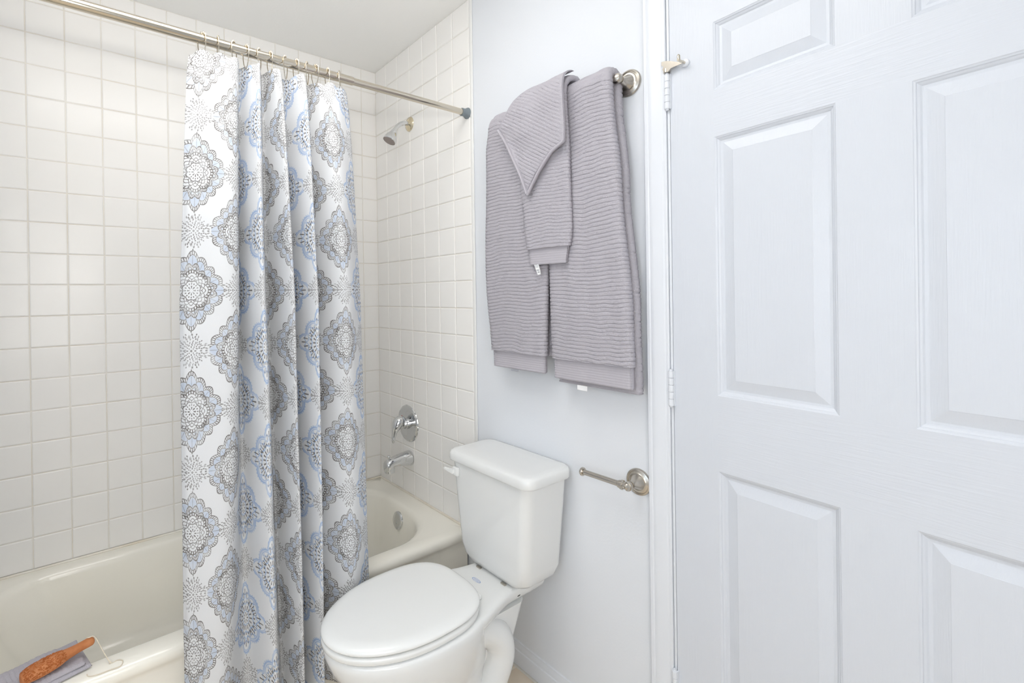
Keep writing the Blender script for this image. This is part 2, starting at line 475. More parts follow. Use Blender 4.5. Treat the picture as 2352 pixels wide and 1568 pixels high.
TX0, TX1, TY0, TY1 = XA + 0.002, -0.0085, -0.716, -0.003
tub = thing('bathtub', (-0.77, -0.36, 0), 'white enamelled bathtub built in below the tiled walls', 'bathtub')
def ring(x0, x1, y0, y1, r, z): return [Vector((x, y, z)) for x, y in rrect(x0, x1, y0, y1, r)]
rs = [ring(TX0, TX1, TY0 + 0.004, TY1, 0.004, 0.0),
      ring(TX0, TX1, TY0 + 0.010, TY1, 0.004, 0.30),
      ring(TX0, TX1, TY0 + 0.010, TY1, 0.004, 0.322),
      ring(TX0, TX1, TY0 + 0.007, TY1, 0.004, 0.332),
      ring(TX0, TX1, TY0 + 0.003, TY1, 0.004, 0.338),
      ring(TX0, TX1, TY0, TY1, 0.004, 0.346),
      ring(TX0, TX1, TY0 + 0.0005, TY1, 0.004, 0.356),
      ring(TX0, TX1, TY0 + 0.003, TY1, 0.005, 0.3635),
      ring(TX0 + 0.002, TX1 - 0.0005, TY0 + 0.009, TY1 - 0.0005, 0.008, 0.3695),
      ring(TX0 + 0.006, TX1 - 0.001, TY0 + 0.018, TY1 - 0.001, 0.012, 0.3735),
      ring(TX0 + 0.03, TX1 - 0.03, TY0 + 0.045, TY1 - 0.020, 0.05, 0.3725),
      ring(TX0 + 0.055, TX1 - 0.072, TY0 + 0.070, TY1 - 0.042, (0.13, 0.20, 0.15, 0.13), 0.3715),
      ring(TX0 + 0.063, TX1 - 0.082, TY0 + 0.078, TY1 - 0.049, (0.135, 0.205, 0.155, 0.135), 0.368),
      ring(TX0 + 0.071, TX1 - 0.090, TY0 + 0.085, TY1 - 0.055, (0.14, 0.21, 0.16, 0.14), 0.360),
      ring(TX0 + 0.078, TX1 - 0.095, TY0 + 0.089, TY1 - 0.059, (0.14, 0.21, 0.16, 0.14), 0.345),
      ring(TX0 + 0.11, TX1 - 0.108, TY0 + 0.098, TY1 - 0.068, (0.15, 0.21, 0.16, 0.15), 0.26),
      ring(TX0 + 0.17, TX1 - 0.128, TY0 + 0.112, TY1 - 0.082, (0.15, 0.20, 0.16, 0.15), 0.15),
      ring(TX0 + 0.20, TX1 - 0.145, TY0 + 0.125, TY1 - 0.095, (0.15, 0.19, 0.15, 0.15), 0.10),
      ring(TX0 + 0.24, TX1 - 0.18, TY0 + 0.155, TY1 - 0.125, (0.13, 0.16, 0.14, 0.13), 0.068),
      ring(TX0 + 0.33, TX1 - 0.26, TY0 + 0.22, TY1 - 0.20, (0.09, 0.11, 0.1, 0.09), 0.058)]
add('shell', loft(rs, cap0=False), M['enamel'], tub, angle=70)
# caulk where tub and tiles meet
b = tube([(XA, -0.004, ZT - 0.001), (-0.006, -0.004, ZT - 0.001)], 0.0045, 8)
tube([(-0.008, -0.004, ZT - 0.001), (-0.008, YT, ZT - 0.001)], 0.0050, 8, bm=b)
add('caulk_joint', b, M['caulk'], tub)
# overflow cover on the faucet end of the basin
oax = Vector((-0.985, 0, 0.17))
oc = Vector((-0.1085, -0.345, 0.305))
of = add('overflow_plate', lathe([(0, 0), (0.037, 0), (0.0385, 0.003), (0.0375, 0.007), (0.034, 0.0095), (0.02, 0.0105), (0, 0.011)], oc, oax, 36), M['chrome'], tub)
add('screw', lathe([(0, 0.009), (0.0055, 0.0095), (0.005, 0.0135), (0, 0.014)], oc + Vector((0, 0.004, -0.012)), oax, 16), M['chrome'], of)

# ================================================================== shower curtain rod
RY, RZ = -0.742, 2.0165
rod = thing('shower_curtain_rod', (-0.77, RY, 2.0), 'long polished nickel tension rod across the tub holding the curtain', 'curtain rod')
add('thick_tube', lathe([(0.0118, 0), (0.0138, 0.0), (0.0138, 1.035 - 0.001), (0.0132, 1.036), (0.0118, 1.036)], (XA + 0.0, RY, RZ), (1, 0, 0), 28, cap0=False, cap1=False), M['rod'], rod)
add('thin_tube', lathe([(0.0115, 0), (0.0115, 0.51)], (-0.52, RY, RZ), (1, 0, 0), 28), M['rod'], rod)
ec = add('end_cap', lathe([(0.0116, 0.0), (0.0148, 0.0), (0.0152, 0.003), (0.0145, 0.010), (0.0155, 0.017), (0.0195, 0.024), (0.0215, 0.028), (0.0205, 0.031), (0, 0.031)], (-0.0375, RY, RZ), (1, 0, 0), 28), M['rubber'], rod)
ec['label'] = 'grey rubber end cap'

# --- curtain rings: wire loop over the rod with a row of rolling beads on top
HOOKS = [-0.9508, -0.9101, -0.8678, -0.8358, -0.7981, -0.7680, -0.7215, -0.6893, -0.6536, -0.6282, -0.5878, -0.5460]
ORDN = ['first', 'second', 'third', 'fourth', 'fifth', 'sixth', 'seventh', 'eighth', 'ninth', 'tenth', 'eleventh', 'twelfth']
def make_ring(x, i):
    lab = '%s nickel roller ring on the rod, counted from the left curtain edge' % ORDN[i]
    if i == 0: lab = 'leftmost nickel roller ring on the curtain rod'
    if i == 11: lab = 'rightmost nickel roller ring on the curtain rod'
    t = thing('curtain_ring', (x, RY, RZ), lab, 'curtain ring', 'roller rings along the curtain rod')
    yaw = (-0.35, 0.1, 0.55, -0.15, 0.5, -0.1, 0.6, -0.1, 0.55, -0.2, 0.05, 0.5)[i]
    c, s = math.cos(yaw), math.sin(yaw)
    P = lambda a, z: Vector((x + s * a, RY + c * a, z))
    pts = [P(0.0185, RZ + 0.010), P(0.0195, RZ - 0.004), P(0.0185, RZ - 0.020), P(0.012, RZ - 0.037), P(0.0045, RZ - 0.048),
           P(-0.004, RZ - 0.0485), P(-0.012, RZ - 0.037), P(-0.0185, RZ - 0.020), P(-0.0195, RZ - 0.004), P(-0.0185, RZ + 0.010)]
    add('wire', tube([Vector(p) for p in spline([tuple(p) for p in pts], 3)], 0.0013, 8), M['rod'], t)
    for k in range(5):
        a = math.radians(-52 + 26 * k)
        add('bead', lathe([(0, -0.0036), (0.0022, -0.0029), (0.0036, 0), (0.0022, 0.0029), (0, 0.0036)],
                          P(0.0180 * math.sin(a), RZ + 0.0180 * math.cos(a)), (c, -s, 0), 10), M['rod'], t)
    return t
for i, x in enumerate(HOOKS): make_ring(x, i)

# ================================================================== shower curtain
def curtain_material():
    m, nt, p = new_mat('printed_curtain_cloth')
    X.nt = nt
    uvn = nt.nodes.new('ShaderNodeUVMap'); uvn.uv_map = 'cloth'
    sp = nt.nodes.new('ShaderNodeSeparateXYZ'); nt.links.new(uvn.outputs[0], sp.inputs[0])
    u, v = X(sp.outputs[0]), X(sp.outputs[1])
    d, P = 0.105, 0.312
    V0 = 1.3277
    def lat(us, vs):
        q = us / (2 * d) + 0.5
        k = q.floor()
        lx = us - k * (2 * d)
        row = ((vs / P) + 0.5).floor()
        ly = vs - row * P
        par = k * 0.5
        typ = (par - par.floor()) * 2.0           # 0: grey-brown medallion, 1: blue medallion
        a = ((lx / 0.074) * (lx / 0.074) + (ly / 0.1) * (ly / 0.1)).sqrt()
        sy = ly.abs() - P / 2
        bq = ((lx / 0.042) * (lx / 0.042) + (sy / 0.050) * (sy / 0.050)).sqrt()
        return lx, ly, typ, a, bq
    e = lat(u, v - V0)
    o = lat(u - d, v - (V0 + P / 2))
    ce = lt(mn(e[3], e[4]), mn(o[3], o[4]))
    lx, ly, typ = mux(ce, e[0], o[0]), mux(ce, e[1], o[1]), mux(ce, e[2], o[2])
    small = mux(ce, lt(e[4], e[3]), lt(o[4], o[3]))
    px = mux(small, lx / 0.045, lx / 0.077)
    py = mux(small, (ly.abs() - P / 2) / 0.053, ly / 0.104)
    r = (px * px + py * py).sqrt()
    th = X.op('ARCTAN2', py, px)
    c2 = (th * 2.0).cos().abs()
    c4 = (th * 4.0).cos().abs()
    s4 = (th * 4.0).sin().abs()
    c8 = (th * 8.0).cos().abs()
    s8 = (th * 8.0).sin().abs()
    t88 = gt((th * 96.0).sin(), 0.15)
    # grey-brown medallion
    B = 0.80 + 0.20 * c2.pow(4.0)
    R1 = B * (0.88 + 0.12 * c8)
    R2 = B * (0.60 + 0.11 * s8)
    R3 = 0.45 + 0.07 * c4
    R4 = 0.215 + 0.035 * s4
    inb = lambda lo, hi: gt(r, lo) * lt(r, hi)
    l1 = mx(soft(r - R1, 0.016), soft(r - (R1 - 0.10), 0.011))
    l2 = mx(soft(r - R2, 0.016), soft(r - (R2 - 0.085), 0.010))
    l3 = mx(soft(r - R3, 0.015), soft(r - (R3 - 0.075), 0.010))
    loops = soft((r - 0.325).abs() - 0.045 * (th * 8.0).cos().abs(), 0.012)
    dots = gt((th * 8.0).cos(), 0.2) * inb(0.05, 0.12) + gt((th * 16.0).cos(), 0.3) * inb(0.15, 0.19)
    l4 = mx(mx(soft(r - R4, 0.013), loops), dots)
    tick = t88 * (inb(R1 - 0.10, R1) + inb(R2 - 0.085, R2)) * 0.9
    t40 = gt((th * 40.0).sin(), 0.2) * inb(R3 - 0.075, R3)
    t16 = gt((th * 24.0).cos(), 0.35) * inb(0.235, 0.275) * 0.8 + gt((th * 48.0).sin(), 0.1) * gt(s4, 0.6) * inb(R3 + 0.02, R2 - 0.10) * 0.85
    seam = lt(c8, 0.16) * inb(R2, R1 - 0.10) * 0.6 + gt((th * 32.0).cos(), 0.75) * inb(R3, R2 - 0.085) * 0.8
    vein = lt((th * 8.0).sin().abs(), 0.10) * inb(R2 + 0.02, R1 - 0.13) * 0.5
    dark1 = X.op('MINIMUM', mx(mx(mx(l1, l2), mx(l3, l4)), mx(mx(tick, t40), mx(t16, mx(seam, vein)))), 1.0)
    blue1 = (inb(R2 + 0.02, R1 - 0.115) * 0.85 + inb(R3 + 0.02, R2 - 0.10) * 0.5 * gt(c4, 0.5))
    # blue medallion
    Q1 = (0.78 + 0.22 * c2.pow(2.0)) * (0.76 + 0.22 * c4)
    Q2 = Q1 - 0.17
    rim = mx(soft(r - (Q1 - 0.03), 0.032), soft(r - (Q1 - 0.095), 0.016))
    scroll = soft((r - 0.60).abs() - 0.085 * (th * 8.0).sin().abs(), 0.024) * lt(r, Q2 + 0.05)
    curl = gt((th * 56.0).sin(), 0.1) * inb(Q1 - 0.005, Q1 + 0.03) * 0.7
    core = mx(soft(r - (0.36 + 0.07 * s4), 0.028), soft(r - (0.17 + 0.04 * c4), 0.02))
    blue2 = X.op('MINIMUM', mx(mx(mx(rim, core), scroll), mx(curl, inb(Q1 - 0.09, Q1 - 0.05) * 0.4)), 1.0)
    drop = gt((th * 36.0).cos(), 0.58) * inb(Q2 - 0.19, Q2 - 0.02) * gt(c4, 0.35)
    drop2 = gt((th * 16.0).cos(), 0.35) * inb(0.21, 0.33) + gt((th * 8.0).cos(), 0.4) * inb(0.05, 0.15)
    drop3 = gt((th * 48.0).cos(), 0.6) * inb(0.44, 0.56) * lt(c4, 0.5) + gt((th * 24.0).sin(), 0.4) * inb(0.40, 0.47)
    dark2 = X.op('MINIMUM', drop + drop2 + drop3, 1.0)
    # small speckled grey medallion
    S1 = (0.72 + 0.28 * c2.pow(2.0)) * (0.86 + 0.14 * c8)
    q = r / S1
    qb = lambda c, w: lt((q - c).abs(), w)
    g = gt((th * 40.0).cos(), 0.1) * qb(0.95, 0.05) * gt(c8, 0.55) + gt((th * 28.0).sin(), 0.15) * qb(0.82, 0.05)
    g = g + gt((th * 26.0).cos(), 0.1) * qb(0.70, 0.045) + gt((th * 22.0).sin(), 0.1) * qb(0.58, 0.045) + gt((th * 18.0).cos(), 0.1) * qb(0.46, 0.045)
    g = g + gt((th * 12.0).sin(), 0.1) * qb(0.335, 0.045) + gt((th * 8.0).cos(), 0.2) * qb(0.20, 0.05) + lt(q, 0.07)
    g = X.op('MINIMUM', g + soft(q - 0.76, 0.02) * 0.35, 1.0)
    big = 1.0 - small
    m1, m2 = big * (1.0 - typ), big * typ
    dark = m1 * dark1 + m2 * dark2 + small * g * 0.8
    bl = m1 * blue1 * 0.55 + m2 * blue2
    # wash: printed ink fades in and out
    tc = nt.nodes.new('ShaderNodeTexNoise'); tc.inputs['Scale'].default_value = 38.0
    nt.links.new(uvn.outputs[0], tc.inputs['Vector'])
    fade = X.op('MULTIPLY_ADD', X(tc.outputs[0]), 1.5, 0.15, clamp=True)
    mixb = nt.nodes.new('ShaderNodeMixRGB'); mixb.inputs[1].default_value = (0.80, 0.81, 0.825, 1); mixb.inputs[2].default_value = (0.40, 0.52, 0.72, 1)
    nt.links.new((bl * fade).v, mixb.inputs[0])
    mixd = nt.nodes.new('ShaderNodeMixRGB'); mixd.inputs[2].default_value = (0.20, 0.185, 0.178, 1)
    nt.links.new((dark * fade).v, mixd.inputs[0]); nt.links.new(mixb.outputs[0], mixd.inputs[1])
    nt.links.new(mixd.outputs[0], p.inputs['Base Color'])
    p.inputs['Roughness'].default_value = 0.8
    p.inputs['Specular IOR Level'].default_value = 0.2
    # fine waffle weave
    wv = (u * 1500.0).sin() * (v * 1500.0).sin()
    bp = nt.nodes.new('ShaderNodeBump'); bp.inputs['Strength'].default_value = 0.10; bp.inputs['Distance'].default_value = 0.001
    nt.links.new(wv.v, bp.inputs['Height']); nt.links.new(bp.outputs[0], p.inputs['Normal'])
    # thin cloth lets some light through
    tr = nt.nodes.new('ShaderNodeBsdfTranslucent'); nt.links.new(mixd.outputs[0], tr.inputs[0])
    ms = nt.nodes.new('ShaderNodeMixShader'); ms.inputs[0].default_value = 0.18
    nt.links.new(p.outputs[0], ms.inputs[1]); nt.links.new(tr.outputs[0], ms.inputs[2])
    nt.links.new(ms.outputs[0], nt.nodes['Material Output'].inputs[0])
    return m
M['curtain'] = curtain_material()

# plan of the folds at three heights: (x, y) of the pattern columns 0..10 and of the two hems
def fold_keys(level):
    if level == 'top':
        xs = [-0.983, -0.952, -0.870, -0.842, -0.812, -0.780, -0.752, -0.716, -0.680, -0.652, -0.600, -0.538, -0.524]
        ys = [-0.752, -0.760, -0.766, -0.706, -0.778, -0.704, -0.778, -0.704, -0.778, -0.708, -0.768, -0.748, -0.740]
    elif level == 'mid':
        xs = [-1.018, -0.996, -0.892, -0.862, -0.824, -0.780, -0.742, -0.708, -0.667, -0.640, -0.575, -0.510, -0.496]
        ys = [-0.775, -0.800, -0.822, -0.718, -0.842, -0.716, -0.842, -0.716, -0.842, -0.722, -0.826, -0.788, -0.768]
    else:
        xs = [-1.022, -1.004, -0.936, -0.858, -0.800, -0.758, -0.728, -0.704, -0.670, -0.645, -0.570, -0.498, -0.482]
        ys = [-0.786, -0.812, -0.826, -0.744, -0.840, -0.742, -0.842, -0.742, -0.842, -0.748, -0.826, -0.796, -0.780]
    return xs, ys
US = [-0.022, 0.0] + [0.105 * k for k in range(1, 10)] + [1.050, 1.070]
def fold_curve(level, n):
    xs, ys = fold_keys(level)
    return spline(list(zip(xs, ys, US)), n)
NSP = 14
FC = {k: np.array(fold_curve(k, NSP)) for k in ('top', 'mid', 'bot')}
Z1, Z0 = 1.975, 0.115
NZ = 120
rows = []
for j in range(NZ + 1):
    z = Z1 + (Z0 - Z1) * j / NZ
    if z > 1.29:
        t = (Z1 - z) / (Z1 - 1.29); t = t ** 0.7
        row = FC['top'] * (1 - t) + FC['mid'] * t
    else:
        t = (1.29 - z) / (1.29 - Z0)
        row = FC['mid'] * (1 - t) + FC['bot'] * t
    row = row.copy()
    # soft irregularity of hanging cloth
    for i in range(len(row)):
        row[i, 0] += 0.004 * noise.noise(Vector((row[i, 2] * 7, z * 1.6, 1.3)))
        row[i, 1] += 0.006 * noise.noise(Vector((row[i, 2] * 6, z * 1.5, 7.7)))
    rows.append((z, row))
NC = len(rows[0][1])
verts, uvs = [], []
hx = np.array(HOOKS)
for j, (z, row) in enumerate(rows):
    for i in range(NC):
        x, y, uu = row[i]
        zz = z
        if z > 1.90:   # the hem sags between the rings and is pulled up at them
            dd = np.min(np.abs(hx - x)) / 0.020
            zz = z - 0.012 * min(dd, 1.3) ** 2 * (z - 1.90) / (Z1 - 1.90) + 0.006 * (z - 1.90) / (Z1 - 1.90)
        verts.append((x, y, zz)); uvs.append((uu, z))
faces = []
for j in range(NZ):
    for i in range(NC - 1):
        a = j * NC + i
        faces.append((a, a + 1, a + NC + 1, a + NC))
cur = add('shower_curtain', (verts, faces), M['curtain'], angle=None, origin=(-0.75, -0.79, Z0))
uvl = cur.data.uv_layers.new(name='cloth')
for lp in cur.data.loops: uvl.data[lp.index].uv = uvs[lp.vertex_index]
sol = cur.modifiers.new('thickness', 'SOLIDIFY'); sol.thickness = 0.0012; sol.offset = 0
tag(cur, 'white shower curtain printed with blue and grey medallions, gathered in folds', 'shower curtain')

# ================================================================== shower fittings
sh = thing('shower_fixture', (-0.006, -0.3256, 2.097), 'chrome shower head on a bent arm high on the tiled wall', 'shower')
add('flange', lathe([(0, 0), (0.032, 0), (0.033, 0.002), (0.030, 0.006), (0.020, 0.010), (0.012, 0.0125), (0.0095, 0.013)], (-0.0062, -0.3256, 2.097), (-1, 0, 0), 32), M['brass'], sh)['label'] = 'pale brass wall flange'
arm = spline([(-0.012, -0.3256, 2.097), (-0.030, -0.3256, 2.097), (-0.052, -0.3256, 2.090), (-0.074, -0.3256, 2.073), (-0.087, -0.3256, 2.054)], 5)
add('arm', tube([Vector(p) for p in arm], 0.0102, 18), M['chrome'], sh)
hd = Vector((-0.47, 0.06, -0.88)).normalized()
hb = Vector((-0.084, -0.3256, 2.060))
hp = add('spray_head', lathe([(0, 0), (0.0105, 0), (0.0115, 0.004), (0.0115, 0.011), (0.014, 0.013), (0.0155, 0.018), (0.0150, 0.023), (0.019, 0.030), (0.0255, 0.041), (0.0300, 0.052), (0.0315, 0.060), (0.0310, 0.065), (0.0290, 0.067), (0.0285, 0.0645), (0, 0.0645)], hb, hd, 36), M['chrome'], sh, angle=30)
add('face_plate', lathe([(0, 0.0650), (0.0282, 0.0650), (0.0275, 0.0665), (0, 0.0668)], hb, hd, 32), M['nozzle'], hp)
fx, fy, fd = frame(hd)
b = None
for rr, n in ((0.006, 6), (0.0125, 11), (0.0195, 17), (0.0250, 22)):
    for k in range(n):
        a = 2 * math.pi * k / n
        b = lathe([(0.0012, 0.0662), (0.0011, 0.0685), (0, 0.0688)], hb + (fx * math.cos(a) + fy * math.sin(a)) * rr, hd, 6, bm=b, cap0=False)
nz = add('nozzles', b, M['chrome'], hp); nz['kind'] = 'stuff'

VC = Vector((-0.0062, -0.277, 0.707))
vt = thing('shower_valve', VC, 'chrome round shower valve with a single lever below the shower head', 'faucet')
add('escutcheon', lathe([(0, 0), (0.0845, 0), (0.086, 0.002), (0.084, 0.005), (0.076, 0.0085), (0.074, 0.0080), (0.045, 0.0105), (0, 0.012)], VC, (-1, 0, 0), 48), M['chrome'], vt, angle=30)
add('sleeve', lathe([(0, 0.008), (0.026, 0.008), (0.026, 0.020), (0.022, 0.022), (0.022, 0.034), (0.019, 0.036), (0, 0.036)], VC, (-1, 0, 0), 32), M['chrome'], vt, angle=30)
ls = spline([(-0.036, -0.277, 0.722, 0.020), (-0.050, -0.277, 0.724, 0.026), (-0.064, -0.277, 0.716, 0.0255), (-0.074, -0.277, 0.700, 0.021), (-0.082, -0.277, 0.680, 0.0135), (-0.087, -0.277, 0.658, 0.0095), (-0.090, -0.277, 0.640, 0.0080), (-0.092, -0.277, 0.630, 0.0045)], 4)
hl = add('lever_handle', tube([Vector(p[:3]) for p in ls], [p[3] for p in ls], 20), M['chrome'], vt, angle=80)
add('index_button', lathe([(0, 0), (0.0065, 0), (0.006, 0.0015), (0, 0.002)], (-0.046, -0.277, 0.7465), (-0.25, 0, 1), 20), M['red'], hl)

SP = Vector((-0.0062, -0.288, 0.548))
st = thing('tub_spout', SP, 'chrome tub spout with a pull-up diverter knob under the valve', 'tub spout')
prof = [(-0.0065, 0.000, 0.0335, 0.0335), (-0.012, 0.0, 0.0338, 0.0338), (-0.040, 0.001, 0.0315, 0.0300), (-0.080, 0.002, 0.0280, 0.0240), (-0.105, -0.001, 0.0250, 0.0215), (-0.122, -0.007, 0.0240, 0.0240), (-0.134, -0.014, 0.0230, 0.0250), (-0.1385, -0.0165, 0.0215, 0.0235), (-0.1405, -0.018, 0.017, 0.019)]
rings = [[(x, SP.y + hw * math.copysign(abs(math.cos(a)) ** 0.8, math.cos(a)), SP.z + dz + hh * math.copysign(abs(math.sin(a)) ** 0.8, math.sin(a)))
          for a in [2 * math.pi * k / 28 for k in range(28)]] for x, dz, hw, hh in prof]
add('spout_body', loft(rings), M['chrome'], st, angle=60)
mo = [[(-0.112 + 0.0 + 0.021 * cx, SP.y + 0.0205 * cy, zz) for cx, cy in [(math.copysign(abs(math.cos(a)) ** 0.6, math.cos(a)), math.copysign(abs(math.sin(a)) ** 0.6, math.sin(a))) for a in [2 * math.pi * k / 28 for k in range(28)]]] for zz in (SP.z - 0.010, SP.z - 0.042, SP.z - 0.0435)]
add('mouth', loft([[(x - 0.006 * 1, y, z) for x, y, z in r] for r in mo]), M['chrome'], st, angle=50)
add('diverter_knob', lathe([(0, 0), (0.0035, 0), (0.0035, 0.010), (0.0075, 0.011), (0.0085, 0.0135), (0.0075, 0.016), (0, 0.0165)], (-0.122, SP.y, SP.z + 0.016), (0, 0, 1), 18), M['chrome'], st, angle=30)

# ================================================================== toilet
YW = -1.037
toilet = thing('toilet', (-0.38, YW, 0), 'white china toilet with closed lid between bathtub and wall', 'toilet')
def egg(z, xf, xb, xm, hw, n=56, nf=2.0, nb=2.0, dy=0.0):
    out = []
    for k in range(n):
        t = 2 * math.pi * k / n
        c, s = math.cos(t), math.sin(t)
        e = 2.0 / (nf if c > 0 else nb)
        x = xm + (xf - xm if c > 0 else xm - xb) * math.copysign(abs(c) ** e, c) if c > 0 else xm + (xb - xm) * abs(c) ** e
        out.append(Vector((x, YW + dy + hw * math.copysign(abs(s) ** e, s), z)))
    return out
def tank_ring(z, x0, x1, hw, r): return [Vector((x, y, z)) for x, y in rrect(x0, x1, YW - hw, YW + hw, r, 8)]
add('tank', loft([tank_ring(0.408, -0.150, -0.050, 0.085, 0.030), tank_ring(0.4085, -0.172, -0.032, 0.112, 0.045), tank_ring(0.415, -0.184, -0.024, 0.132, 0.045),
                  tank_ring(0.431, -0.190, -0.018, 0.148, 0.042), tank_ring(0.462, -0.193, -0.016, 0.158, 0.038), tank_ring(0.53, -0.196, -0.015, 0.163, 0.036),
                  tank_ring(0.65, -0.200, -0.015, 0.175, 0.034), tank_ring(0.738, -0.202, -0.015, 0.183, 0.034)]), M['china'], toilet, angle=50)
add('tank_lid', loft([tank_ring(0.736, -0.208, -0.009, 0.1885, 0.034), tank_ring(0.738, -0.2125, -0.006, 0.1930, 0.036), tank_ring(0.743, -0.2145, -0.005, 0.1950, 0.037), tank_ring(0.762, -0.2130, -0.005, 0.1940, 0.037),
                      tank_ring(0.769, -0.2090, -0.008, 0.1900, 0.035), tank_ring(0.7725, -0.2010, -0.014, 0.183, 0.032), tank_ring(0.7745, -0.185, -0.028, 0.168, 0.026), tank_ring(0.7755, -0.15, -0.06, 0.12, 0.02)]), M['china'], toilet, angle=60)
lv = add('flush_lever', rbox((-0.214, -0.9065, 0.690), (-0.201, -0.8790, 0.7185), 0.003, 3), M['seat'], toilet)
add('lever_arm', loft([[Vector((x, y, z)) for y, z in ((yy, zz + h), (yy, zz - h))] for x, yy, zz, h in ()] or
    [[Vector((-0.212, -0.890, 0.712)), Vector((-0.212, -0.890, 0.698)), Vector((-0.222, -0.890, 0.698)), Vector((-0.222, -0.890, 0.712))],
     [Vector((-0.215, -0.868, 0.7105)), Vector((-0.215, -0.868, 0.7005)), Vector((-0.224, -0.868, 0.7005)), Vector((-0.224, -0.868, 0.7105))],
     [Vector((-0.219, -0.846, 0.709)), Vector((-0.219, -0.846, 0.704)), Vector((-0.225, -0.846, 0.704)), Vector((-0.225, -0.846, 0.709))]]), M['seat'], lv, angle=30)
# bowl and pedestal
bowl = add('bowl', loft([
    egg(0.000, -0.625, -0.225, -0.42, 0.112, nb=3.0), egg(0.012, -0.628, -0.222, -0.42, 0.114, nb=3.0), egg(0.035, -0.605, -0.228, -0.42, 0.102, nb=2.8),
    egg(0.090, -0.585, -0.232, -0.42, 0.092, nb=2.6), egg(0.150, -0.590, -0.232, -0.43, 0.096, nb=2.4), egg(0.200, -0.618, -0.235, -0.45, 0.112),
    egg(0.250, -0.655, -0.235, -0.47, 0.136), egg(0.300, -0.695, -0.262, -0.48, 0.156, nb=2.4, dy=0.005), egg(0.345, -0.722, -0.275, -0.48, 0.169, nb=2.6, dy=0.008),
    egg(0.380, -0.736, -0.272, -0.48, 0.1725, nb=2.8, dy=0.010), egg(0.396, -0.736, -0.272, -0.48, 0.1725, nb=2.8, dy=0.010), egg(0.402, -0.731, -0.277, -0.48, 0.168, nb=2.8, dy=0.010), egg(0.4035, -0.70, -0.32, -0.48, 0.15, dy=0.010)]),
    M['china'], toilet, angle=80)
# rear deck that carries the tank, flowing into the rim
half = [(-0.035, 0.094), (-0.10, 0.096), (-0.178, 0.098), (-0.215, 0.104), (-0.25, 0.114), (-0.29, 0.127), (-0.336, 0.141), (-0.374, 0.146), (-0.42, 0.142)]
hs = [(float(p[0]), float(p[1])) for p in spline(half, 4)]
def deck_ring(z, ins): return [Vector((x - (0.5 * ins if i == len(hs) - 1 else 0), YW - (h - ins), z)) for i, (x, h) in enumerate(hs)] + [Vector((x, YW + (h - ins), z)) for x, h in hs[::-1]]
add('deck', loft([deck_ring(0.335, 0.045), deck_ring(0.350, 0.022), deck_ring(0.366, 0.008), deck_ring(0.382, 0.001), deck_ring(0.394, 0.0), deck_ring(0.4005, 0.003), deck_ring(0.4038, 0.010), deck_ring(0.4040, 0.030)]), M['china'], bowl, angle=60)
add('rear_column', loft([[Vector((x, y, z)) for x, y in rrect(-0.30, xb, YW - hw, YW + hw, 0.03, 6)] for z, xb, hw in ((0.0, -0.235, 0.070), (0.14, -0.215, 0.066), (0.21, -0.150, 0.070), (0.27, -0.132, 0.076), (0.345, -0.112, 0.086))]), M['china'], bowl, angle=60)
tp = spline([(-0.375, -1.075, 0.300, 0.040), (-0.318, -1.092, 0.310, 0.043), (-0.266, -1.103, 0.302, 0.045), (-0.228, -1.108, 0.268, 0.047), (-0.221, -1.109, 0.220, 0.048), (-0.246, -1.108, 0.165, 0.048), (-0.287, -1.104, 0.112, 0.048), (-0.318, -1.088, 0.060, 0.050), (-0.335, -1.085, 0.005, 0.050)], 5)
add('trapway', tube([Vector(p[:3]) for p in tp], [p[3] for p in tp], 24), M['china'], bowl, angle=80)
# seat and lid
def plate(z0, z1, xf, xb, hw, rx, rz, crown, nb, dy=0.013):
    rr = []
    def eg(z, i, f=1.0, n_b=nb):
        return egg(z, -0.49 + (xf + i + 0.49) * f, -0.49 + (xb - i + 0.49) * f, -0.49, (hw - i) * f, nf=2.0, nb=n_b, n=80, dy=dy)
    for k in range(5):
        a = math.pi / 2 * k / 4
        rr.append(eg(z0 + 0.004 * (1 - math.sin(a)), 0.004 * (1 - math.cos(a)) + 0.0, 1.0) if False else eg(z0 + 0.004 * math.sin(a), 0.004 * (1 - math.sin(a))))
    for k in range(0, 13):
        a = math.pi / 2 * k / 12
        rr.append(eg(z1 - rz * (1 - math.sin(a)), rx * (1 - math.cos(a))))
    i = rx
    for f in (0.97, 0.92, 0.84, 0.7, 0.5, 0.3, 0.12):
        rr.append(eg(z1 + crown * (1 - f * f), i, f, 2.0 + (nb - 2.0) * f))
    return loft(rr)
add('seat', plate(0.4045, 0.4235, -0.742, -0.297, 0.1665, 0.008, 0.008, 0.0, 2.9), M['seat'], toilet, angle=60)
add('lid', plate(0.4262, 0.4475, -0.742, -0.293, 0.1655, 0.034, 0.0150, 0.0020, 2.9), M['seat'], toilet, angle=60)
for s in (-1, 1):
    add('seat_hinge', rbox((-0.302, YW + 0.013 + s * 0.070 - 0.016, 0.404), (-0.284, YW + 0.013 + s * 0.070 + 0.016, 0.419), 0.005, 3), M['seat'], toilet)
    add('tank_bolt', rbox((-0.189, YW + s * 0.058 - 0.010, 0.4038), (-0.180, YW + s * 0.058 + 0.010, 0.4090), 0.0015, 2), M['nickel'], toilet)
add('tank_gasket', lathe([(0, 0), (0.034, 0), (0.034, 0.006), (0, 0.006)], (-0.11, YW, 0.4035), (0, 0, 1), 24), M['dark'], toilet)
add('mount_nut', rbox((-0.160, -1.131, 0.372), (-0.146, -1.116, 0.386), 0.003, 2), M['dark'], toilet)
